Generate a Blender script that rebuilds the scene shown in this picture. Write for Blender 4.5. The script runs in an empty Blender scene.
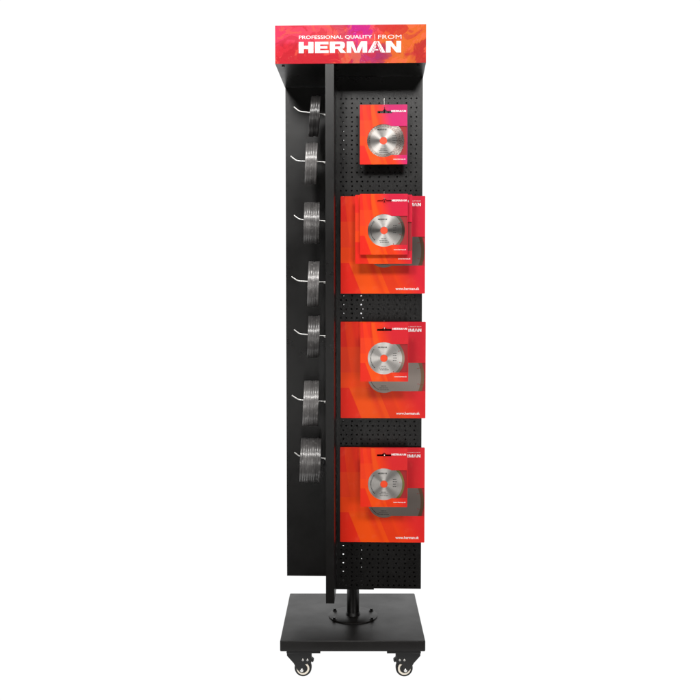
import bpy, bmesh, math, random
from mathutils import Vector, Matrix
from math import sin, cos, pi, radians
random.seed(7)
S = bpy.context.scene
C = S.collection

# ------------------------------------------------------------------ camera
FPX, D, CZ, PITCH = 867.99, 2.8617, 1.1577, 0.0472
CAMLOC = Vector((-0.0008, -D, CZ))
cd = bpy.data.cameras.new('camera'); cam = bpy.data.objects.new('camera', cd); C.objects.link(cam)
cam.location = CAMLOC
cam.rotation_euler = (pi/2 - PITCH, 0, 0.0026)
cd.sensor_width = 36; cd.lens = FPX/700*36; cd.clip_end = 100; cd.clip_start = 0.05
S.camera = cam
CAMROT = cam.rotation_euler.to_matrix()
RYAW = -0.0285                     # the revolving rack stands slightly turned on its base
RROT = Matrix.Rotation(RYAW, 3, 'Z'); RINV = RROT.inverted()
FLOOR = 0.0095

def at(px, py, Y, rack=True):
    """point of the photo on the plane y=Y (in the rack's own frame, or the world's)"""
    d = CAMROT @ Vector((px-350, 350-py, -FPX)); o = CAMLOC.copy()
    if rack: d = RINV @ d; o = RINV @ o
    t = (Y-o.y)/d.y
    return o + d*t

# ------------------------------------------------------------------ materials
def mat(name, col, rough=.5, metal=0, spec=.5, **k):
    m = bpy.data.materials.new(name); m.use_nodes = True
    b = m.node_tree.nodes['Principled BSDF']
    b.inputs['Base Color'].default_value = (*col, 1); b.inputs['Roughness'].default_value = rough
    b.inputs['Metallic'].default_value = metal; b.inputs['Specular IOR Level'].default_value = spec
    for a, v in k.items(): b.inputs[a.replace('_', ' ')].default_value = v
    return m
class N:
    def __init__(s, m): s.m = m; s.t = m.node_tree; s.b = s.t.nodes['Principled BSDF']
    def new(s, typ, ins=None, **at_):
        n = s.t.nodes.new(typ)
        for a, v in at_.items(): setattr(n, a, v)
        for i, v in (ins or {}).items():
            if hasattr(v, 'is_output'): s.t.links.new(v, n.inputs[i])
            elif v is not None: n.inputs[i].default_value = v
        return n
    def math(s, op, a, b=None, c=None, clamp=False):
        return s.new('ShaderNodeMath', {0: a, 1: b, 2: c}, operation=op, use_clamp=clamp).outputs[0]
    def ss(s, v, lo, hi):
        return s.new('ShaderNodeMapRange', {0: v, 1: lo, 2: hi, 3: 0., 4: 1.}, interpolation_type='SMOOTHSTEP').outputs[0]
    def mix(s, f, a, b):
        n = s.new('ShaderNodeMix', data_type='RGBA', clamp_factor=True)
        for i, v in ((0, f), (6, a), (7, b)):
            if hasattr(v, 'is_output'): s.t.links.new(v, n.inputs[i])
            else: n.inputs[i].default_value = v if i == 0 else (*v, 1)
        return n.outputs[2]
    def noise(s, vec, scale, detail=3, rough=.5, dist=0):
        return s.new('ShaderNodeTexNoise', {'Vector': vec, 'Scale': scale, 'Detail': detail, 'Roughness': rough, 'Distortion': dist})
    def link(s, a, b): s.t.links.new(a, b)
    def bump(s, h, st, dist=.001):
        n = s.new('ShaderNodeBump', {'Height': h, 'Strength': st, 'Distance': dist}); s.link(n.outputs[0], s.b.inputs['Normal'])
def lin(r, g, b):
    return tuple(((c/255+.055)/1.055)**2.4 if c > 10 else c/255/12.92 for c in (r, g, b))

def powder(name, col, rough, spec):
    m = mat(name, col, rough, 0, spec); n = N(m)
    tc = n.new('ShaderNodeTexCoord').outputs['Object']
    f = n.noise(tc, 900, 2, .6); n.bump(f.outputs[0], .25, .0006)
    g = n.noise(tc, 7, 4, .6)
    r = n.new('ShaderNodeMapRange', {0: g.outputs[0], 1: .3, 2: .7, 3: rough-.05, 4: rough+.06}); n.link(r.outputs[0], n.b.inputs['Roughness'])
    return m
M_black = powder('black_powder_coat', (.0030, .0025, .0023), .31, .40)
M_base = powder('black_base_coat', (.0050, .0042, .0037), .38, .36)
M_dark = mat('black_plastic', (.006, .006, .006), .35, 0, .4)
M_rubber = mat('rubber', (.008, .008, .008), .6, 0, .3)
M_rim = mat('cream_rim', (.72, .66, .56), .35)
M_chrome = mat('zinc_steel', (.78, .77, .75), .28, 1)
M_bolt = mat('black_bolt', (.006, .006, .006), .3, .3)
M_white = mat('white_print', (.9, .88, .87), .5)
M_whiteprint = M_white
M_ink = mat('dark_ink', (.012, .012, .012), .6)
M_inner = mat('red_card_inner', lin(160, 16, 24), .6)
M_hub = mat('orange_card_disc', lin(248, 72, 22), .5)

def card_material():
    m = mat('red_printed_card', (1, 0, 0), .35, 0, .18); n = N(m)
    g = n.new('ShaderNodeTexCoord').outputs['Generated']
    sp = n.new('ShaderNodeSeparateXYZ', {0: g}); u, v = sp.outputs['X'], sp.outputs['Z']
    oi = n.new('ShaderNodeObjectInfo'); oc = n.new('ShaderNodeSeparateColor', {0: oi.outputs['Color']})
    pink = oc.outputs[0]
    red = lin(236, 40, 30); crim = lin(214, 30, 52); orange = lin(247, 88, 14); mag = lin(214, 34, 112); hot = lin(250, 62, 22)
    # crimson right side, sweeping down with a curve
    edge = n.math('ADD', .50, n.math('MULTIPLY', n.math('POWER', n.math('SUBTRACT', 1., v), 1.6), .40))
    right = n.ss(n.math('SUBTRACT', u, edge), -.17, .15)
    c = n.mix(n.ss(u, 0., .5), red, hot)
    # orange petals running from the top left to the bottom right
    def petal(x0, k, p, w0, w1, col, amt, c):
        cen = n.math('ADD', x0, n.math('MULTIPLY', n.math('POWER', n.math('SUBTRACT', 1., v), p), k))
        d = n.math('SUBTRACT', u, cen)
        wd = n.math('ADD', w0, n.math('MULTIPLY', n.math('SUBTRACT', 1., v), w1-w0))
        q = n.math('DIVIDE', d, wd)
        f = n.math('MULTIPLY', n.ss(q, -1., -.92), n.math('SUBTRACT', 1., n.ss(q, .2, 1.)))
        return n.mix(n.math('MULTIPLY', f, amt), c, col)
    c = petal(.10, .25, 1.3, .05, .12, hot, .8, c)
    c = petal(.27, .38, 1.5, .05, .17, orange, .85, c)
    c = petal(.22, .26, 1.8, .018, .07, lin(222, 36, 22), .7, c)
    c = petal(.38, .45, 1.2, .03, .09, lin(240, 60, 26), .45, c)
    rc = n.mix(n.math('MULTIPLY', n.ss(v, .1, .9), .85), lin(220, 34, 42), crim)
    rc = n.mix(pink, rc, mag)
    c = n.mix(right, c, rc)
    # horizontal band
    band = n.math('MULTIPLY', n.math('GREATER_THAN', v, .315), n.math('LESS_THAN', v, .475))
    bl = n.math('MULTIPLY', band, n.math('SUBTRACT', 1., n.ss(u, .32, .36)))
    c = n.mix(n.math('MULTIPLY', bl, .75), c, lin(252, 78, 16))
    low = n.math('MULTIPLY', n.math('LESS_THAN', v, .315), n.math('SUBTRACT', 1., n.ss(u, .25, .7)))
    c = n.mix(n.math('MULTIPLY', low, .35), c, lin(238, 34, 18))
    mid = n.math('MULTIPLY', n.math('MULTIPLY', n.math('GREATER_THAN', v, .475), n.math('LESS_THAN', v, .74)), n.math('SUBTRACT', 1., n.ss(u, .2, .5)))
    c = n.mix(n.math('MULTIPLY', mid, .4), c, lin(250, 84, 30))
    lowv = n.math('SUBTRACT', 1., n.ss(v, .30, .34))
    c = petal(-.12, .52, 1.0, .10, .16, lin(252, 90, 10), n.math('MULTIPLY', lowv, .8), c)
    c = petal(.16, .52, 1.0, .05, .10, lin(232, 44, 24), n.math('MULTIPLY', lowv, .7), c)
    # warmer cards lower down
    c = n.mix(n.math('MULTIPLY', oc.outputs[1], .45), c, lin(240, 60, 8))
    # soft card fibres / handling wear
    tc = n.new('ShaderNodeTexCoord').outputs['Object']
    w = n.noise(tc, 30, 4, .6).outputs[0]
    c = n.mix(n.math('MULTIPLY', n.ss(w, .52, .75), .12), c, lin(255, 120, 90))
    n.link(c, n.b.inputs['Base Color'])
    n.bump(n.noise(tc, 14, 3, .5).outputs[0], .12, .01)
    return m
M_card = card_material()

def header_material():
    m = mat('painted_header_print', (1, 0, 0), .5, 0, .15); n = N(m)
    tc = n.new('ShaderNodeTexCoord').outputs['Object']
    sp = n.new('ShaderNodeSeparateXYZ', {0: tc})
    x = n.math('MULTIPLY_ADD', n.math('ADD', sp.outputs['X'], n.math('ADD', sp.outputs['Y'], .2258)), 1/.4516, .5)
    v = n.math('DIVIDE', sp.outputs['Z'], .1131)
    nz = n.noise(tc, 9, 5, .55, .8)
    nz2 = n.noise(tc, 17, 4, .6, 1.5)
    sc = n.new('ShaderNodeSeparateColor', {0: nz.outputs[1]})
    u = n.math('ADD', x, n.math('MULTIPLY', n.math('SUBTRACT', sc.outputs[0], .5), .75))
    vv = n.math('ADD', v, n.math('MULTIPLY', n.math('SUBTRACT', sc.outputs[1], .5), .9))
    def ramp(fac, stops):
        r = n.new('ShaderNodeValToRGB', {0: fac}); e = r.color_ramp.elements
        for i, (p, c) in enumerate(stops):
            q = e[i] if i < 2 else e.new(p)
            q.position = p; q.color = (*lin(*c), 1)
        return r.outputs[0]
    top = ramp(u, [(0, (238, 52, 96)), (1, (226, 96, 20)), (.22, (246, 66, 92)), (.34, (240, 92, 78)), (.43, (206, 44, 110)), (.52, (206, 22, 150)), (.60, (236, 40, 120)), (.68, (242, 80, 84)), (.76, (232, 62, 40)), (.83, (228, 106, 24))])
    bot = ramp(u, [(0, (226, 30, 52)), (1, (214, 52, 30)), (.15, (214, 22, 42)), (.33, (224, 40, 52)), (.42, (222, 92, 66)), (.50, (232, 60, 48)), (.58, (186, 40, 104)), (.64, (204, 60, 66)), (.70, (226, 92, 34)), (.86, (224, 108, 24)), (.93, (205, 44, 30))])
    c = n.mix(n.ss(vv, .32, .58), bot, top)
    f = n.ss(nz2.outputs[0], .56, .585); c = n.mix(n.math('MULTIPLY', f, .45), c, lin(252, 104, 72))
    f = n.ss(nz2.outputs[0], .44, .42); c = n.mix(n.math('MULTIPLY', f, .5), c, lin(196, 14, 44))
    nz3 = n.noise(tc, 40, 5, .65, 2.5)
    f = n.ss(nz3.outputs[0], .66, .69); c = n.mix(n.math('MULTIPLY', f, .5), c, lin(255, 168, 140))
    f = n.ss(nz3.outputs[0], .36, .33); c = n.mix(n.math('MULTIPLY', f, .5), c, lin(150, 10, 50))
    def blob(cx, cv, rx, rv, col, amt, c):
        a = n.math('POWER', n.math('DIVIDE', n.math('SUBTRACT', n.math('MULTIPLY_ADD', n.math('SUBTRACT', sc.outputs[2], .5), .35, x), cx), rx), 2.)
        b = n.math('POWER', n.math('DIVIDE', n.math('SUBTRACT', n.math('MULTIPLY_ADD', n.math('SUBTRACT', nz2.outputs[0], .5), 1.1, v), cv), rv), 2.)
        f = n.math('SUBTRACT', 1., n.ss(n.math('ADD', a, b), .8, 1.05))
        return n.mix(n.math('MULTIPLY', f, amt), c, col)
    c = blob(.80, .92, .09, .22, lin(206, 36, 30), .8, c)
    c = blob(.97, .22, .055, .36, lin(190, 30, 26), .85, c)
    c = blob(.60, .95, .07, .22, lin(198, 14, 132), .8, c)
    c = blob(.42, .72, .05, .30, lin(206, 60, 92), .6, c)
    c = blob(.70, .25, .06, .30, lin(150, 24, 92), .55, c)
    c = blob(.18, .10, .20, .26, lin(206, 16, 38), .8, c)
    c = blob(.50, .20, .06, .24, lin(226, 104, 70), .7, c)
    c = n.mix(.14, c, (0, 0, 0))
    n.link(c, n.b.inputs['Base Color'])
    n.bump(n.noise(tc, 26, 6, .7, 2.).outputs[0], .35, .004)
    return m
M_header = header_material()

def blade_material(name, kind):
    m = mat(name, (.62, .6, .58), .3, 1); n = N(m)
    tc = n.new('ShaderNodeTexCoord').outputs['Object']
    sp = n.new('ShaderNodeSeparateXYZ', {0: tc})
    r = n.math('SQRT', n.math('ADD', n.math('POWER', sp.outputs['X'], 2.), n.math('POWER', sp.outputs['Z'], 2.)))
    rings = n.new('ShaderNodeTexNoise', {'Vector': n.new('ShaderNodeCombineXYZ', {0: r}).outputs[0], 'Scale': 900., 'Detail': 3.})
    c = n.mix(n.ss(rings.outputs[0], .35, .65), (.36, .34, .32), (.50, .48, .46))
    if kind == 'turbo':
        c = n.mix(.4, c, (.16, .15, .14))
        w = n.new('ShaderNodeTexVoronoi', {'Vector': tc, 'Scale': 330.})
        rim = n.ss(r, .040, .043)
        fl = n.mix(n.ss(w.outputs[0], .3, .5), (.07, .045, .035), (.26, .22, .20))
        c = n.mix(n.math('MULTIPLY', rim, .9), c, fl)
    elif kind == 'rim':
        rim = n.math('GREATER_THAN', r, .0575); c = n.mix(rim, c, (.24, .22, .08))
    elif kind == 'segment':
        rim = n.math('GREATER_THAN', r, .056); c = n.mix(rim, c, (.24, .19, .15))
    elif kind == 'large':
        c = n.mix(.8, c, (.17, .135, .115)); rim = n.math('GREATER_THAN', r, .118); c = n.mix(rim, c, (.17, .10, .06))
    n.link(c, n.b.inputs['Base Color'])
    tg = n.new('ShaderNodeTangent', direction_type='RADIAL', axis='Y')
    n.link(tg.outputs[0], n.b.inputs['Tangent']); n.b.inputs['Anisotropic'].default_value = .5 if kind == 'large' else .88
    n.b.inputs['Anisotropic Rotation'].default_value = .25
    n.b.inputs['Roughness'].default_value = .34
    return m
BM = {k: blade_material('blade_steel_'+k, k) for k in ('turbo', 'segment', 'rim', 'large')}

def abrasive_material():
    m = mat('wrapped_abrasive', (.10, .095, .095), .24, .3, .6); n = N(m)
    oi = n.new('ShaderNodeObjectInfo'); tc = n.new('ShaderNodeTexCoord').outputs['Object']
    f = n.noise(tc, 60, 4, .6)
    c = n.mix(oi.outputs['Random'], (.115, .11, .109), (.17, .163, .161))
    c = n.mix(n.ss(f.outputs[0], .5, .7), c, (.26, .25, .245))
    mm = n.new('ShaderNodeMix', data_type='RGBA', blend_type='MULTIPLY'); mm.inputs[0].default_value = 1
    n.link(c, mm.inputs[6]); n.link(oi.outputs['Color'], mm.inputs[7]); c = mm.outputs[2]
    n.link(c, n.b.inputs['Base Color'])
    r = n.math('MULTIPLY_ADD', n.noise(tc, 45, 3, .6).outputs[0], .3, .18); n.link(r, n.b.inputs['Roughness'])
    n.b.inputs['Coat Weight'].default_value = .35; n.b.inputs['Coat Roughness'].default_value = .12
    n.bump(n.noise(tc, 60, 3, .5, .6).outputs[0], .4, .0012)
    return m
M_disc = abrasive_material()
M_ring = mat('dull_steel', (.45, .44, .42), .35, 1)

# ------------------------------------------------------------------ mesh helpers
def obj(name, bm, m, parent=None, loc=(0, 0, 0), rot=(0, 0, 0), smooth=False, bevel=0, seg=2):
    me = bpy.data.meshes.new(name)
    if bevel:
        bmesh.ops.remove_doubles(bm, verts=bm.verts, dist=1e-6)
        es = [e for e in bm.edges if len(e.link_faces) == 2 and e.calc_face_angle(0) > .6]
        bmesh.ops.bevel(bm, geom=es, offset=bevel, segments=seg, affect='EDGES', profile=.6)
    bmesh.ops.recalc_face_normals(bm, faces=bm.faces)
    bm.to_mesh(me); bm.free()
    for mm in (m if isinstance(m, (list, tuple)) else [m]): me.materials.append(mm)
    o = bpy.data.objects.new(name, me); C.objects.link(o)
    o.location = loc; o.rotation_euler = rot
    if parent: o.parent = parent
    if smooth:
        for p in me.polygons: p.use_smooth = True
        if smooth != 'all':
            me.set_sharp_from_angle(angle=radians(35))
    return o
def thing(name, label, cat, loc=(0, 0, 0), rz=0, group=None):
    o = bpy.data.objects.new(name, None); C.objects.link(o); o.empty_display_size = .02
    o.location = loc; o.rotation_euler = (0, 0, rz); tag(o, label, cat, group); return o
def tag(o, label, cat, group=None):
    o['label'] = label; o['category'] = cat
    if group: o['group'] = group
    return o
def box(bm, x0, x1, y0, y1, z0, z1, mi=0):
    r = bmesh.ops.create_cube(bm, size=1, matrix=Matrix.Translation(((x0+x1)/2, (y0+y1)/2, (z0+z1)/2)) @ Matrix.Diagonal((x1-x0, y1-y0, z1-z0, 1)))
    for v in r['verts']:
        for f in v.link_faces: f.material_index = mi
    return r
def quad(bm, pts, mi=0):
    f = bm.faces.new([bm.verts.new(p) for p in pts]); f.material_index = mi; return f
def prism(bm, pts, y0, y1):
    """polygon in xz extruded between y0 and y1"""
    a = [bm.verts.new((x, y0, z)) for x, z in pts]; b = [bm.verts.new((x, y1, z)) for x, z in pts]
    bm.faces.new(a); bm.faces.new(b[::-1]); k = len(pts)
    for i in range(k): bm.faces.new((a[i], b[i], b[(i+1) % k], a[(i+1) % k]))
def holed(bm, outer, holes, y0, y1):
    """polygon with holes in xz, extruded between y0 (front) and y1"""
    loops = [outer]+holes; front = []; edges = []
    for lp in loops:
        vs = [bm.verts.new((x, y0, z)) for x, z in lp]; front.append(vs)
        for i in range(len(vs)): edges.append(bm.edges.new((vs[i], vs[(i+1) % len(vs)])))
    r = bmesh.ops.triangle_fill(bm, use_beauty=True, use_dissolve=False, edges=edges)
    fs = [f for f in r['geom'] if isinstance(f, bmesh.types.BMFace)]
    e = bmesh.ops.extrude_face_region(bm, geom=fs)
    for v in e['geom']:
        if isinstance(v, bmesh.types.BMVert): v.co.y = y1
    # the untouched front faces stay in bm
def cyl(bm, c, axis, r, h, seg=24, r2=None):
    rot = {'Z': Matrix.Identity(4), 'Y': Matrix.Rotation(pi/2, 4, 'X'), 'X': Matrix.Rotation(pi/2, 4, 'Y')}[axis]
    bmesh.ops.create_cone(bm, cap_ends=True, segments=seg, radius1=r, radius2=r if r2 is None else r2, depth=h, matrix=Matrix.Translation(c) @ rot)
def lathe(bm, prof, axis='X', seg=48, c=(0, 0, 0)):
    """profile [(along axis, radius)] closed loop"""
    rings = []
    for i in range(seg):
        t = 2*pi*i/seg; ring = []
        for a, r in prof:
            p = {'X': (a, r*cos(t), r*sin(t)), 'Y': (r*cos(t), a, r*sin(t)), 'Z': (r*cos(t), r*sin(t), a)}[axis]
            ring.append(bm.verts.new(Vector(p)+Vector(c)))
        rings.append(ring)
    k = len(prof)
    for i in range(seg):
        A, B = rings[i], rings[(i+1) % seg]
        for j in range(k): bm.faces.new((A[j], A[(j+1) % k], B[(j+1) % k], B[j]))
def tube(bm, pts, r, seg=10):
    """smooth round wire through points"""
    P = [Vector(p) for p in pts]; n = len(P); rings = []
    up = Vector((0.13, .9, .4)).normalized()
    for i in range(n):
        d = (P[min(i+1, n-1)]-P[max(i-1, 0)]).normalized()
        a = d.cross(up).normalized(); b = d.cross(a)
        rings.append([bm.verts.new(P[i]+(a*cos(2*pi*j/seg)+b*sin(2*pi*j/seg))*r) for j in range(seg)])
    for i in range(n-1):
        for j in range(seg): bm.faces.new((rings[i][j], rings[i][(j+1) % seg], rings[i+1][(j+1) % seg], rings[i+1][j]))
    bm.faces.new(rings[0][::-1]); bm.faces.new(rings[-1])
def arc_pts(a, b, c, n=6):
    """quadratic bend"""
    a, b, c = Vector(a), Vector(b), Vector(c)
    return [a*(1-t)**2+b*2*t*(1-t)+c*t*t for t in [i/n for i in range(n+1)]]

# ------------------------------------------------------------------ lettering
def text_mesh(name, s, w, h, m, parent, loc, bold=0., right=False, depth=.0003, squeeze=None):
    cu = bpy.data.curves.new('t', 'FONT'); cu.body = s; cu.extrude = .02; cu.offset = bold; cu.resolution_u = 3
    to = bpy.data.objects.new('t', cu); C.objects.link(to)
    bpy.context.view_layer.update()
    me = bpy.data.meshes.new_from_object(to.evaluated_get(bpy.context.evaluated_depsgraph_get()))
    bpy.data.objects.remove(to); bpy.data.curves.remove(cu)
    xs = [v.co.x for v in me.vertices]; ys = [v.co.y for v in me.vertices]
    x0, x1, y0, y1 = min(xs), max(xs), min(ys), max(ys)
    for v in me.vertices:
        x = (v.co.x-x0)/(x1-x0)*w - (w if right else 0); z = (v.co.y-y0)/(y1-y0)*h
        v.co = Vector((x, -depth if v.co.z > 0 else 0, z))
    me.name = name; me.materials.clear(); me.materials.append(m)
    o = bpy.data.objects.new(name, me); C.objects.link(o); o.parent = parent; o.location = loc
    return o
def wordmark_polys():
    """the heavy extended word HERMAN, one unit high, as polygons"""
    P = []; x = 0
    def add(*pl):
        for p in pl: P.append([(x+a, b) for a, b in p])
    # H
    add([(0, 0), (.5, 0), (.5, 1), (0, 1)], [(.5, .36), (.95, .36), (.95, .66), (.5, .66)], [(.95, 0), (1.45, 0), (1.45, 1), (.95, 1)]); x = 1.60
    # E
    add([(0, 0), (.5, 0), (.5, 1), (0, 1)], [(.5, .76), (1.32, .76), (1.32, 1), (.5, 1)], [(.5, .39), (1.22, .39), (1.22, .61), (.5, .61)], [(.5, 0), (1.34, 0), (1.34, .24), (.5, .24)]); x += 1.46
    # R
    add([(0, 0), (.5, 0), (.5, 1), (0, 1)], [(.5, .77), (1.0, .77), (1.02, 1), (.5, 1)],
        [(1.0, .77), (1.03, .70), (1.47, .66), (1.46, .82), (1.36, .94), (1.2, .99), (1.02, 1)],
        [(1.03, .70), (1.0, .58), (1.2, .36), (1.36, .41), (1.45, .52), (1.47, .66)],
        [(.5, .34), (.8, .34), (1.2, .36), (1.0, .58), (.5, .56)], [(.8, .34), (1.05, 0), (1.6, 0), (1.2, .36)]); x += 1.66
    # M
    add([(0, 0), (.44, 0), (.44, .62), (0, 1)], [(0, 1), (.44, .62), (.78, 0), (1.02, 0), (.62, 1)],
        [(1.02, 0), (1.26, 0), (1.56, .62), (1.40, 1), (1.02, .38)] , [(1.56, .62), (1.56, 0), (2.0, 0), (2.0, 1), (1.40, 1)]); x += 2.06
    # A with fine inner stripes
    add([(0, 0), (.30, 0), (.80, 1), (.62, 1)], [(.36, 0), (.43, 0), (.92, .98), (.86, 1)],
        [(.50, 0), (.56, 0), (.83, .55), (.80, .62)],
        [(1.72, 0), (1.42, 0), (.95, 1), (1.10, 1)], [(1.36, 0), (1.29, 0), (.955, .72), (.985, .82)], [(.72, .20), (1.04, .20), (1.00, .29), (.76, .29)]); x += 1.78
    # N
    add([(0, 0), (.46, 0), (.46, .58), (0, 1)], [(0, 1), (.46, .58), (1.02, 0), (1.02, .42), (.52, 1)], [(1.02, 0), (1.48, 0), (1.48, 1), (1.02, 1)])
    return P, x+1.48
WP, WW = wordmark_polys()
def wordmark(name, w, h, m, parent, loc, right=False, depth=.0004):
    bm = bmesh.new()
    for p in WP: prism(bm, [(a/WW*w-(w if right else 0), b*h) for a, b in p], -depth, 0)
    return obj(name, bm, m, parent, loc)

# ------------------------------------------------------------------ the display stand
stand = thing('display_stand', 'tall black revolving display stand on casters with red and orange header', 'display stand', (0, 0, FLOOR))
Z0 = FLOOR   # children are given in world heights, then lowered by this
def zl(z): return z-Z0
ZT, ZBOT, B = .1334, .0994, .225
# base plate: folded sheet tray
bm = bmesh.new(); box(bm, -B, B, -B, B, ZBOT, ZT)
obj('base_plate', bm, M_base, stand, (0, 0, -Z0), (0, 0, .0029), smooth=True, bevel=.0045, seg=3)
# pole
bm = bmesh.new(); cyl(bm, (0, 0, (ZT+1.88)/2), 'Z', .0205, 1.88-ZT, 40)
lathe(bm, [(ZT+.003, .0208), (ZT+.003, .0255), (ZT+.009, .0225), (ZT+.013, .0208)], 'Z', 40)
obj('pole', bm, M_black, stand, (.002, 0, -Z0), smooth=True)
# round flange with bolts
bm = bmesh.new(); lathe(bm, [(ZT+.0003, .015), (ZT+.0003, .0815), (ZT+.0030, .0815), (ZT+.0040, .080), (ZT+.0040, .015)], 'Z', 72)
fl = obj('mounting_flange', bm, M_base, stand, (.002, -.004, -Z0), smooth=True)
for sx in (-1, 1):
    for sy in (-1, 1):
        bm = bmesh.new(); cyl(bm, (0, 0, .0035), 'Z', .0052, .007, 6); cyl(bm, (0, 0, .0008), 'Z', .0075, .0016, 20)
        obj('bolt', bm, M_bolt, fl, (sx*.062, sy*.042-.004, ZT+.0042), smooth=True)

# --- perforated panels (a pinwheel of four round the pole)
a_, t_, LF, PB, PT = .0757, .026, .2244, .2498, 1.8915
def panel_mesh():
    bm = bmesh.new()
    xa, xb, yf, yb = -a_+t_+.0005, LF, -a_, -a_+t_
    c0 = at(416.6, 98.3, -a_); c1 = at(341.1, 584.8, -a_)
    pitchA = (c0.x-c1.x)/14; xA = [c1.x+pitchA*i for i in range(-1, 15)]
    b0, b1 = at(343.2, 300, -a_).x, at(414.8, 300, -a_).x
    xB = [b0+(b1-b0)/8*i for i in range(9)]
    rows = round((c0.z-c1.z)/.01445); rp = (c0.z-c1.z)/rows
    hr = .0029
    zt, zb = c0.z+rp/2, c1.z-rp/2
    # plain margins
    quad(bm, [(xa, yf, zt), (xb, yf, zt), (xb, yf, PT), (xa, yf, PT)])
    quad(bm, [(xa, yf, PB), (xb, yf, PB), (xb, yf, zb), (xa, yf, zb)])
    for r in range(rows+1):
        zc = c0.z-rp*r; z0, z1 = zc-rp/2, zc+rp/2
        xs = xA if r % 2 == 0 else xB
        w = (xs[1]-xs[0])/2
        L = xs[0]-w; R = xs[-1]+min(w, .008)
        w0 = min(w, xs[0]-xa); L = xs[0]-w0
        if L > xa+1e-5: quad(bm, [(xa, yf, z0), (L, yf, z0), (L, yf, z1), (xa, yf, z1)])
        quad(bm, [(R, yf, z0), (xb, yf, z0), (xb, yf, z1), (R, yf, z1)])
        for i, xc in enumerate(xs):
            xl = L if i == 0 else xc-w; xr = R if i == len(xs)-1 else xc+w
            o = [(xr, zc), (xr, z1), (xc, z1), (xl, z1), (xl, zc), (xl, z0), (xc, z0), (xr, z0)]
            ov = [bm.verts.new((x, yf, z)) for x, z in o]
            iv = [bm.verts.new((xc+hr*cos(k*pi/4), yf, zc+hr*sin(k*pi/4))) for k in range(8)]
            bv = [bm.verts.new((v.co.x, yf+.0012, v.co.z)) for v in iv]
            for k in range(8):
                j = (k+1) % 8
                bm.faces.new((ov[k], ov[j], iv[j], iv[k])); bm.faces.new((iv[k], iv[j], bv[j], bv[k]))
    # smooth back skin outside the core, end, top and bottom walls, inner end strip
    xi = a_-t_
    quad(bm, [(xi, yb, PB), (xb, yb, PB), (xb, yb, PT), (xi, yb, PT)])
    quad(bm, [(xb, yf, PB), (xb, yb, PB), (xb, yb, PT), (xb, yf, PT)])
    for z in (PB, PT): quad(bm, [(xi, yf, z), (xb, yf, z), (xb, yb, z), (xi, yb, z)])
    bmesh.ops.recalc_face_normals(bm, faces=bm.faces)
    me = bpy.data.meshes.new('pegboard_panel'); bm.to_mesh(me); bm.free(); me.materials.append(M_black)
    return me
pm = panel_mesh()
for k in range(4):
    o = bpy.data.objects.new('pegboard_panel', pm); C.objects.link(o); o.parent = stand
    o.location = (0, 0, -Z0); o.rotation_euler = (0, 0, RYAW-k*pi/2)
# plate carrying the panels round the pole
bm = bmesh.new(); box(bm, -.055, .072, -.0735, .0735, PB-.0050, PB-.0008)
lathe(bm, [(PB-.022, .0209), (PB-.022, .026), (PB-.0052, .026), (PB-.0052, .0209)], 'Z', 32)
obj('support_plate', bm, M_black, stand, (0, 0, -Z0), (0, 0, RYAW), smooth=True)

# --- header
HH, HZ0, HZ1 = .2258, 1.8924, 2.0055
bm = bmesh.new()
box(bm, -HH, HH, -HH, HH, 0, HZ1-HZ0)
bm.faces.ensure_lookup_table()
for f in bm.faces:
    if abs(f.normal.z) > .9: f.material_index = 1
hdr = obj('header_box', bm, [M_header, M_black], stand, (0, 0, HZ0-Z0), (0, 0, RYAW))
hw = 2*HH/151.0    # metres to a photo pixel on the header
bm = bmesh.new()   # screw heads and folded lip under the header
wordmark('header_wordmark', 102.4*hw, 11.2*hw, M_white, hdr, (-HH+23.7*hw, -HH-.0003, 10.3*hw))
text_mesh('header_lettering', 'PROFESSIONAL QUALITY', 73.2*hw, 4.1*hw, M_white, hdr, (-HH+23.9*hw, -HH-.0003, 23.6*hw), bold=.012)
bm.free()
bm = bmesh.new(); box(bm, 0, .9*.001, -.0003, 0, 0, 5.4*hw); obj('header_lettering', bm, M_white, hdr, (-HH+99.6*hw, -HH-.0003, 22.8*hw))
text_mesh('header_lettering', 'FROM', 23.2*hw, 4.1*hw, M_white, hdr, (-HH+103.2*hw, -HH-.0003, 23.6*hw), bold=-.008)
for sx in (-1, 1):
    for sy in (-1, 1):
        bm = bmesh.new(); cyl(bm, (0, 0, 0), 'Z', .0045, .003, 16); obj('screw', bm, M_bolt, hdr, (sx*(HH-.022), sy*(HH-.022), -.0018), smooth=True)

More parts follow.
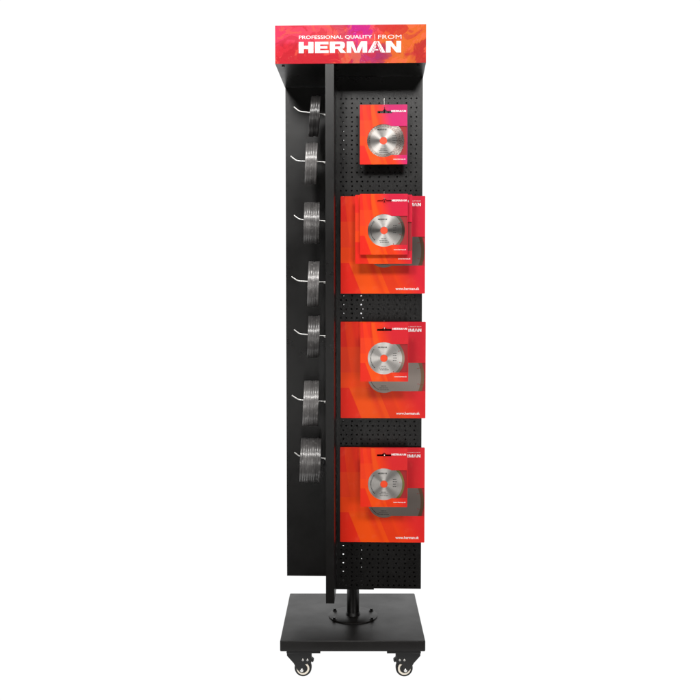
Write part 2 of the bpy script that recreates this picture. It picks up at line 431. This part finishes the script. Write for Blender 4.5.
# --- casters
def caster(mirror, px, py, yc):
    w = at(px, py, yc, rack=False); s = 1/2809*(-1 if mirror else 1); k = 1/2809
    r0 = bpy.data.objects.new('caster', None)
    zc = FLOOR+.0270
    # mounting plate + bracket is the caster's own mesh
    bm = bmesh.new()
    x0, x1 = sorted((-140*s, 155*s)); box(bm, x0, x1, -.033, .034, ZBOT-.0066-zc, ZBOT-.0003-zc)
    poly = [(-140, 176), (74, 176), (74, 56), (16, 40), (15, -12), (-2, -32), (-26, -30), (-56, 4), (-82, 52), (-140, 118)]
    poly = [(x*s, z*k) for x, z in poly]
    for y0, y1 in ((-.0165, -.0140), (.0140, .0165)): prism(bm, poly, y0, y1)
    x0, x1 = sorted((-140*s, 74*s)); box(bm, x0, x1, -.0139, .0139, .060-.010, ZBOT-.0068-zc)
    if True:  # brake lug
        prism(bm, [(64*s, 96*k), (96*s, 70*k), (88*s, 52*k), (60*s, 62*k)], -.009, .009)
    c = obj('caster', bm, M_dark, stand, (w.x, yc, zc-Z0), smooth=True, bevel=.0008, seg=1)
    bm = bmesh.new(); lathe(bm, [(-.0100, .017), (-.0115, .0215), (-.0100, .0255), (-.006, .0268), (.006, .0268), (.0100, .0255), (.0115, .0215), (.0100, .017)], 'Y', 48)
    obj('tyre', bm, M_rubber, c, smooth=True)
    bm = bmesh.new(); lathe(bm, [(-.0118, .0140), (-.0128, .0150), (-.0128, .0188), (-.0116, .0200), (.0116, .0200), (.0128, .0188), (.0128, .0150), (.0118, .0140)], 'Y', 48)
    obj('rim', bm, M_rim, c, smooth=True)
    bm = bmesh.new(); lathe(bm, [(-.0105, .001), (-.0105, .0145), (.0105, .0145), (.0105, .001)], 'Y', 40)
    obj('hub', bm, M_dark, c, smooth=True)
    bm = bmesh.new(); lathe(bm, [(-.0195, .0005), (-.0195, .0035), (-.0182, .0052), (-.0166, .0056), (.0175, .0056), (.0175, .0005)], 'Y', 24, (-10*s, 0, -10*k))
    obj('axle_bolt', bm, M_chrome, c, smooth=True)
    for bx in (0, 40):
        bm = bmesh.new(); lathe(bm, [(-.0188, .0004), (-.0188, .0022), (-.0178, .0036), (-.0166, .0040), (-.0160, .0040), (-.0160, .0004)], 'Y', 20, (bx*s, 0, 82*k))
        obj('rivet', bm, M_ring, c, smooth=True)
    return c
caster(False, 303.2, 668, -.190)
caster(True, 404.1, 667, -.190)
for sx in (-1, 1):   # the rear pair, hidden from the front by the base
    c = caster(sx > 0, 303.2 if sx < 0 else 404.1, 668, -.190)
    c.location.y = .178

# ------------------------------------------------------------------ helpers for things on the rack
def rack(v): return RROT @ Vector(v)

# ------------------------------------------------------------------ hooks and blade packs on the right
def rrect(x0, x1, z0, z1, r, n=5):
    P = []
    for cx, cz, a0 in ((x1-r, z1-r, 0), (x0+r, z1-r, pi/2), (x0+r, z0+r, pi), (x1-r, z0+r, 1.5*pi)):
        for i in range(n+1): t = a0+pi/2*i/n; P.append((cx+r*cos(t), cz+r*sin(t)))
    return P
def lines(bl, px, rnd, rows):
    """rows of tiny print on a blade"""
    bm = bmesh.new()
    for lx, lz, ln in rows:
        x = lx
        while x < lx+ln:
            q = rnd.uniform(.4, 1.1); box(bm, x*px, (x+q)*px, .00115, .00135, lz*px, (lz+.75)*px); x += q+.3
    obj('blade_lettering', bm, M_ink, bl)
def arc_print(bl, px, r, a0, n):
    bm = bmesh.new()
    for j in range(n):
        t = radians(a0+j*6)
        bmesh.ops.create_cube(bm, size=1, matrix=Matrix.Translation((r*px*cos(t), .00125, r*px*sin(t))) @ Matrix.Rotation(-t, 4, 'Y') @ Matrix.Diagonal((1.0*px, .0002, random.uniform(.6, 1.1)*px, 1)))
    obj('blade_lettering', bm, M_ink, bl)
def pack(label, x0, x1, y0, y1, dep, ctr, kind, pink=0, warm=0, large=False, tilt=0):
    """x0..y1: outline in the photo, dep: distance of its face in the rack frame, ctr: blade centre in the photo"""
    A = at(x0, y1, dep); Bp = at(x1, y0, dep); c = at(ctr[0], ctr[1], dep)
    w, h = Bp.x-A.x, Bp.z-A.z
    px = (at(301, 300, dep)-at(300, 300, dep)).x
    sx = at(384.4, 300, dep).x-A.x                       # slot centre measured from the left edge
    root = thing('blade_pack', label, 'blade pack', rack((A.x, dep, A.z)), RYAW+tilt, 'hanging packs of saw blades')
    cx, cz = c.x-A.x, c.z-A.z
    sz = h-(7.0 if not large else 8.0)*px
    slot = [(sx-7.2*px, sz-1.4*px), (sx+7.2*px, sz-1.4*px), (sx+7.3*px, sz+.3*px), (sx+6.8*px, sz+.9*px), (sx+2.2*px, sz+.9*px), (sx+1.3*px, sz+1.7*px), (sx+.5*px, sz+2.3*px),
            (sx-.5*px, sz+2.3*px), (sx-1.3*px, sz+1.7*px), (sx-2.2*px, sz+.9*px), (sx-6.8*px, sz+.9*px), (sx-7.3*px, sz+.3*px)]
    R = 16.1*px; hh = 14.2*px; xe = w-.0016
    th = math.asin(hh/R)
    win = [(xe, cz-hh), (xe, cz+hh)]
    n = 40
    for i in range(n+1):
        t = th+(2*pi-2*th)*i/n; win.append((cx+R*cos(t), cz+R*sin(t)))
    outer = rrect(0, w, 0, h, .0022, 4)
    bm = bmesh.new(); holed(bm, outer, [win, slot], 0, .0030)
    f = obj('card_front', bm, M_card, root); f.color = (pink, warm, 0, 1)
    bm = bmesh.new(); holed(bm, outer, [slot], .0031, .0070)
    bk = obj('card_back', bm, M_inner, root)
    # blade lying in the recess
    rb = (40.2 if large else 20.6)*px
    if cx-rb < .002: rb = cx-.002
    rb = min(rb, w-cx-.0008)
    bm = bmesh.new(); rad = []
    ns = 160
    nseg = {'segment': 9, 'large': 14, 'rim': 0, 'turbo': 0}[kind]
    for i in range(ns):
        t = 2*pi*i/ns; r = rb
        if kind == 'turbo': r = rb*(1-.012*(i % 4 < 2))
        rad.append((cx+r*cos(t), cz+r*sin(t)))
    hole = [(cx+3.7*px*cos(2*pi*i/32), cz+3.7*px*sin(2*pi*i/32)) for i in range(32)]
    slits = []
    for i in range(nseg):
        t = 2*pi*(i+.5)/nseg+(.09 if not large else 0.02); ca, sa = cos(t), sin(t)
        r1, r0 = rb-.0020, rb-(.0115 if not large else .016); q = .00055
        L = [(r0, -q), (r1, -q), (r1, q), (r0, q), (r0-.0007, q*2.4), (r0-.0025, q*2.4), (r0-.0032, 0), (r0-.0025, -q*2.4), (r0-.0007, -q*2.4)]
        slits.append([(cx+a*ca-b*sa, cz+a*sa+b*ca) for a, b in L])
    holed(bm, rad, [hole]+slits, .0014, .0030)
    for v in bm.verts: v.co.x -= cx; v.co.z -= cz
    bl = obj('saw_blade', bm, BM[kind], root, (cx, 0, cz))
    bm = bmesh.new(); cyl(bm, (0, .0026, 0), 'Y', 3.6*px, .0006, 32); obj('arbor_disc', bm, M_hub, bl)
    # dark print on the blade
    if not large:
        wordmark('blade_lettering', 9*px, 1.5*px, M_ink, bl, (-6*px, .00125, 10.2*px), depth=.0001)
        rnd = random.Random(label)
        lines(bl, px, rnd, [(-3, -8.5, 5), (-4.5, -10.2, 8), (-4.0, -11.9, 8)])
        lines(bl, px, rnd, [(9, 4.5, 3.2), (9, 2.2, 3.6), (9.2, -.2, 3), (9, -2.6, 3.2)])
        if kind != 'turbo': arc_print(bl, px, 13.2, 140, 15)
    else:
        lines(bl, px, random, [(-3, -9.5, 5), (-5, -11.4, 9), (-4.5, -13.2, 9)])
        arc_print(bl, px, 13.6, 185, 11)
    # printing on the card
    if large:
        wordmark('card_wordmark', 22*px, 3.1*px, M_whiteprint, f, (w-4.3*px, -.0002, h-9.9*px), right=True, depth=.0002)
        text_mesh('card_lettering', 'PROFESSIONAL QUALITY FROM', 22*px, .95*px, M_whiteprint, f, (w-4.6*px, -.0002, h-5.4*px), right=True, depth=.0002)
        text_mesh('card_lettering', 'www.herman.sk', 23.6*px, 2.7*px, M_whiteprint, f, (w-5.6*px, -.0002, 3.6*px), bold=.02, right=True, depth=.0002)
    else:
        wordmark('card_wordmark', 14.6*px, 1.9*px, M_whiteprint, f, (w-(1.3 if w < .165 else 3.6)*px, -.0002, h-7.4*px), right=True, depth=.0002)
        text_mesh('card_lettering', 'www.herman.sk', 12.4*px, 1.45*px, M_whiteprint, f, (w-1.5*px, -.0002, 4.3*px), bold=.02, right=True, depth=.0002)
    return root

pack('small red and magenta card with a speckled turbo blade, alone on the top hook', 359.8, 407.4, 104.4, 164.4, -.134, (383.4, 140.6), 'turbo', pink=1)
pack('large red card at the back of the three packs on the second hook', 340.7, 425.3, 196.0, 293.6, -.100, (383.8, 251.3), 'large', pink=.08, large=True)
pack('middle sized red card between the large and the small card on the second hook', 355.2, 412.3, 194.6, 263.8, -.150, (384.0, 236.5), 'segment', pink=.1)
pack('small red card with slotted silver blade, frontmost of three packs on the second hook', 359.8, 407.9, 193.8, 254.7, -.166, (384.0, 230.4), 'segment', pink=.15)
pack('large red card behind the small pack on the third hook', 340.7, 425.8, 321.8, 418.0, -.100, (383.9, 377.0), 'large', warm=.1, large=True)
pack('small red card with text round its silver blade, frontmost on the third hook', 360.3, 408.4, 322.4, 381.5, -.182, (383.9, 358.3), 'segment', warm=.25)
pack('lowest large orange red card with plain grey blade, behind the small pack', 340.2, 424.8, 447.7, 541.9, -.100, (383.8, 502.0), 'large', warm=.35, large=True)
pack('lowest small orange card with yellowish rimmed blade, in front of the lowest large card', 360.3, 407.4, 448.2, 506.9, -.164, (383.9, 484.3), 'rim', warm=.55)

def front_hook(label, ypx, top_px, depth, reach):
    p = at(384.4, ypx, depth); x, z = p.x, p.z+.0012
    zt = at(384.4, top_px, -a_-.004).z
    bm = bmesh.new()
    y0 = -a_-.0035
    tube(bm, [(x, y0, zt)]+[(x, y0, zt-(zt-z-.006)*i/4) for i in (1, 2, 3, 4)]+arc_pts((x, y0, z+.005), (x, y0, z), (x, y0-.006, z))[1:]+[(x, y0-.03, z), (x, reach+.012, z)]+arc_pts((x, reach+.010, z), (x, reach, z), (x, reach-.004, z+.0035))[1:], .0016)
    o = obj('peg_hook', bm, M_ring, None, (0, 0, 0), (0, 0, RYAW), smooth=True)
    tag(o, label, 'hook', 'hooks holding the saw blade packs')
front_hook('steel hook at the top, its end standing up above the magenta card', 110.0, 97.9, -.134, -.150)
front_hook('steel hook through the slots of the stack of three red packs', 201.0, 191.4, -.166, -.184)
front_hook('steel hook of the third row, through the slot of the red card', 329.5, 320.4, -.182, -.200)
front_hook('lowest steel hook of the right panel, through the slot of the orange card', 455.5, 447.4, -.164, -.182)

# ------------------------------------------------------------------ bundles of discs on the left
HY = -.105           # depth of the hooks on the left face of the near panel
ordn = ['first', 'second', 'third', 'fourth', 'fifth', 'sixth', 'seventh', 'eighth', 'ninth', 'tenth', 'eleventh']
rows = [ # hook tip, bend, end at the panel, bundle: x left/right at top, x left/right at bottom, y top/bottom, count
 ((293.9, 106.8), (299.3, 111.3), (325.5, 114.6), (312.1, 321.6, 309.0, 318.2), (96.2, 136.2), 4, 'topmost'),
 ((290.6, 156.0), (296.8, 160.8), (325.5, 162.2), (306.5, 318.2, 305.4, 316.4), (143.0, 184.0), 5, 'second'),
 ((294.0, 215.2), (299.5, 219.4), (325.5, 221.2), (304.6, 320.0, 304.2, 319.2), (202.6, 243.6), 7, 'third'),
 ((291.6, 276.6), (298.2, 281.0), (325.5, 282.2), (308.9, 319.9, 307.4, 318.2), (261.4, 306.6), 5, 'middle'),
 ((294.1, 329.5), (299.8, 334.0), (325.5, 336.0), (308.7, 320.3, 307.2, 318.8), (315.6, 357.6), 5, 'fifth'),
 ((291.8, 395.2), (298.8, 399.8), (325.5, 401.6), (304.2, 319.2, 302.4, 317.4), (380.4, 425.4), 7, 'sixth'),
 ((294.4, 452.2), (299.4, 456.2), (325.5, 458.6), (300.8, 321.2, 299.4, 319.6), (438.2, 481.6), 9, 'lowest')]
def disc_mesh(R, th):
    bm = bmesh.new(); h = th/2; b = th*.20
    b = .0003
    prof = [(-h, .0125), (-h, R-b), (-h+b*.3, R-b*.3), (-h+b, R), (h-b, R), (h-b*.3, R-b*.3), (h, R-b), (h, .0125)]
    lathe(bm, prof, 'X', 72)
    bmesh.ops.recalc_face_normals(bm, faces=bm.faces)
    me = bpy.data.meshes.new('grinding_disc'); bm.to_mesh(me); bm.free(); me.materials.append(M_disc)
    for p in me.polygons: p.use_smooth = True
    me.set_sharp_from_angle(angle=radians(30))
    bm = bmesh.new(); lathe(bm, [(-h-.0003, .0112), (-h-.0003, .0165), (h+.0003, .0165), (h+.0003, .0112)], 'X', 32)
    m2 = bpy.data.meshes.new('arbor_ring'); bmesh.ops.recalc_face_normals(bm, faces=bm.faces); bm.to_mesh(m2); bm.free(); m2.materials.append(M_ring)
    return me, m2
for ri, (tip, bend, end, xs, ys, cnt, word) in enumerate(rows):
    T, Bn, E_ = at(*tip, HY), at(*bend, HY), at(*end, HY)
    E_.x = -a_-.0005
    bm = bmesh.new()
    d1 = (Bn-T).normalized(); d2 = (E_-Bn).normalized()
    tube(bm, [T, T.lerp(Bn, .3)]+arc_pts(Bn-d1*.009, Bn, Bn+d2*.009)+[Bn.lerp(E_, .5), E_-d2*.004, E_], .00195, 12)
    # the hook's plate and the pegs that sit in the panel
    box(bm, E_.x-.0022, E_.x-.0002, HY-.008, HY+.008, E_.z-.014, E_.z+.006)
    tube(bm, [E_+Vector((-.012, 0, .0002)), E_+Vector((-.009, 0, -.003)), E_+Vector((-.002, 0, -.004))], .0024, 8)
    o = obj('peg_hook', bm, M_chrome, None, (0, 0, 0), (0, 0, RYAW), smooth=True)
    tag(o, {'topmost': 'upturned steel hook carrying the topmost bundle of grey discs', 'lowest': 'upturned steel hook carrying the lowest and widest bundle of discs',
            'middle': 'upturned steel hook carrying the fourth of the seven disc bundles'}.get(word, 'upturned steel hook carrying the %s bundle of grey discs from the top' % word), 'hook', 'upturned hooks on the left of the near panel')
    # discs
    yfr = HY-.0
    top = at((xs[0]+xs[1])/2, ys[0], HY); bot = at((xs[2]+xs[3])/2, ys[1], HY)
    xl = (at(xs[0], 300, HY).x+at(xs[2], 300, HY).x)/2; xr = (at(xs[1], 300, HY).x+at(xs[3], 300, HY).x)/2
    R = (top.z-bot.z)/2; zc = (top.z+bot.z)/2; lean = math.atan2(top.x-bot.x, top.z-bot.z)
    th = (xr-xl)/cnt
    me, m2 = disc_mesh(R, th*.998)
    rnd = random.Random(ri+3)
    for k in range(cnt):
        x = xl+th*(k+.5)
        if cnt == 1: where = ''
        nm = 'outermost' if k == 0 else ('innermost' if k == cnt-1 else ordn[k]+' from the hook tip')
        wn = {'topmost': 'the topmost bundle', 'lowest': 'the lowest bundle', 'middle': 'the fourth bundle from the top'}.get(word, 'the %s bundle from the top' % word)
        lab = 'thick grey disc, %s in %s' % (nm, wn)
        hk = (x-Bn.x)/(E_.x-Bn.x); dz = rnd.uniform(-.0012, .0010)
        loc = rack((x, HY+rnd.uniform(-.0012, .0012), zc+dz))
        root = thing('grinding_disc', lab, 'grinding disc', loc, RYAW, 'grinding discs hung on the left hooks')
        root.rotation_euler = (rnd.uniform(0, 6.28), lean+rnd.uniform(-.004, .004), RYAW+.062+rnd.uniform(-.003, .003))
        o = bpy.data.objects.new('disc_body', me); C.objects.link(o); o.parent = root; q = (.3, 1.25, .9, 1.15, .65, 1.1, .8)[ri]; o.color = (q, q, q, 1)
        o = bpy.data.objects.new('arbor_ring', m2); C.objects.link(o); o.parent = root

# ------------------------------------------------------------------ floor: plain slab, glow added so it stays pure white and shadowless
m = bpy.data.materials.new('glowing_white_floor'); m.use_nodes = True
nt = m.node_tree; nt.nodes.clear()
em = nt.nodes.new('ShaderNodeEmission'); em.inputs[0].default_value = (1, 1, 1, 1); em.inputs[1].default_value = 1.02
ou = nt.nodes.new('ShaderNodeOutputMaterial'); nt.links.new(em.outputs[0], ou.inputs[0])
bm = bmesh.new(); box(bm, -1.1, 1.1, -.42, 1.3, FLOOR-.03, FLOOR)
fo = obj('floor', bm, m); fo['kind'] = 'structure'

# ------------------------------------------------------------------ studio: white backdrop behind, dim room in front, two soft keys, an overhead, added fill lamps
w = bpy.data.worlds.new('World'); S.world = w; w.use_nodes = True
nt = w.node_tree; bg = nt.nodes['Background']
tc = nt.nodes.new('ShaderNodeTexCoord'); sp = nt.nodes.new('ShaderNodeSeparateXYZ'); nt.links.new(tc.outputs['Generated'], sp.inputs[0])
mr = nt.nodes.new('ShaderNodeMapRange'); mr.interpolation_type = 'SMOOTHSTEP'
mr.inputs[1].default_value = .42; mr.inputs[2].default_value = .58; mr.inputs[3].default_value = .012; mr.inputs[4].default_value = 1.03
nt.links.new(sp.outputs['Y'], mr.inputs[0]); nt.links.new(mr.outputs[0], bg.inputs[0]); bg.inputs[1].default_value = 1
def area(name, loc, target, size, power, sy=None):
    l = bpy.data.lights.new(name, 'AREA'); l.energy = power; l.size = size; l.color = (1, .985, .965)
    if sy: l.shape = 'RECTANGLE'; l.size_y = sy
    o = bpy.data.objects.new(name, l); C.objects.link(o); o.location = loc
    o.rotation_euler = (Vector(target)-Vector(loc)).to_track_quat('-Z', 'Y').to_euler(); return o
area('softbox', (-.70, -2.6, 2.86), (0, 0, 1.2), .55, 31)
area('softbox', (.55, -2.8, 2.90), (0, 0, 1.2), .55, 33)
area('side_fill', (-1.75, -3.0, .6), (0, 0, .5), .8, 25, 1.1)  # added fill from the left, brightens the lower cards
area('side_fill', (1.9, -3.0, .6), (0, 0, .5), .8, 27, 1.1)  # matching added fill from the right
area('overhead_softbox', (0, -1.5, 3.4), (0, -.2, .2), .6, 16)
area('blade_fill_strip', (.02, -3.25, .62), (0, 0, .7), .18, 5.5, 1.1)  # added fill strip, raises upright glints on the blades

S.render.engine = 'CYCLES'
S.view_settings.view_transform = 'Standard'; S.view_settings.look = 'None'; S.view_settings.exposure = 0; S.view_settings.gamma = 1
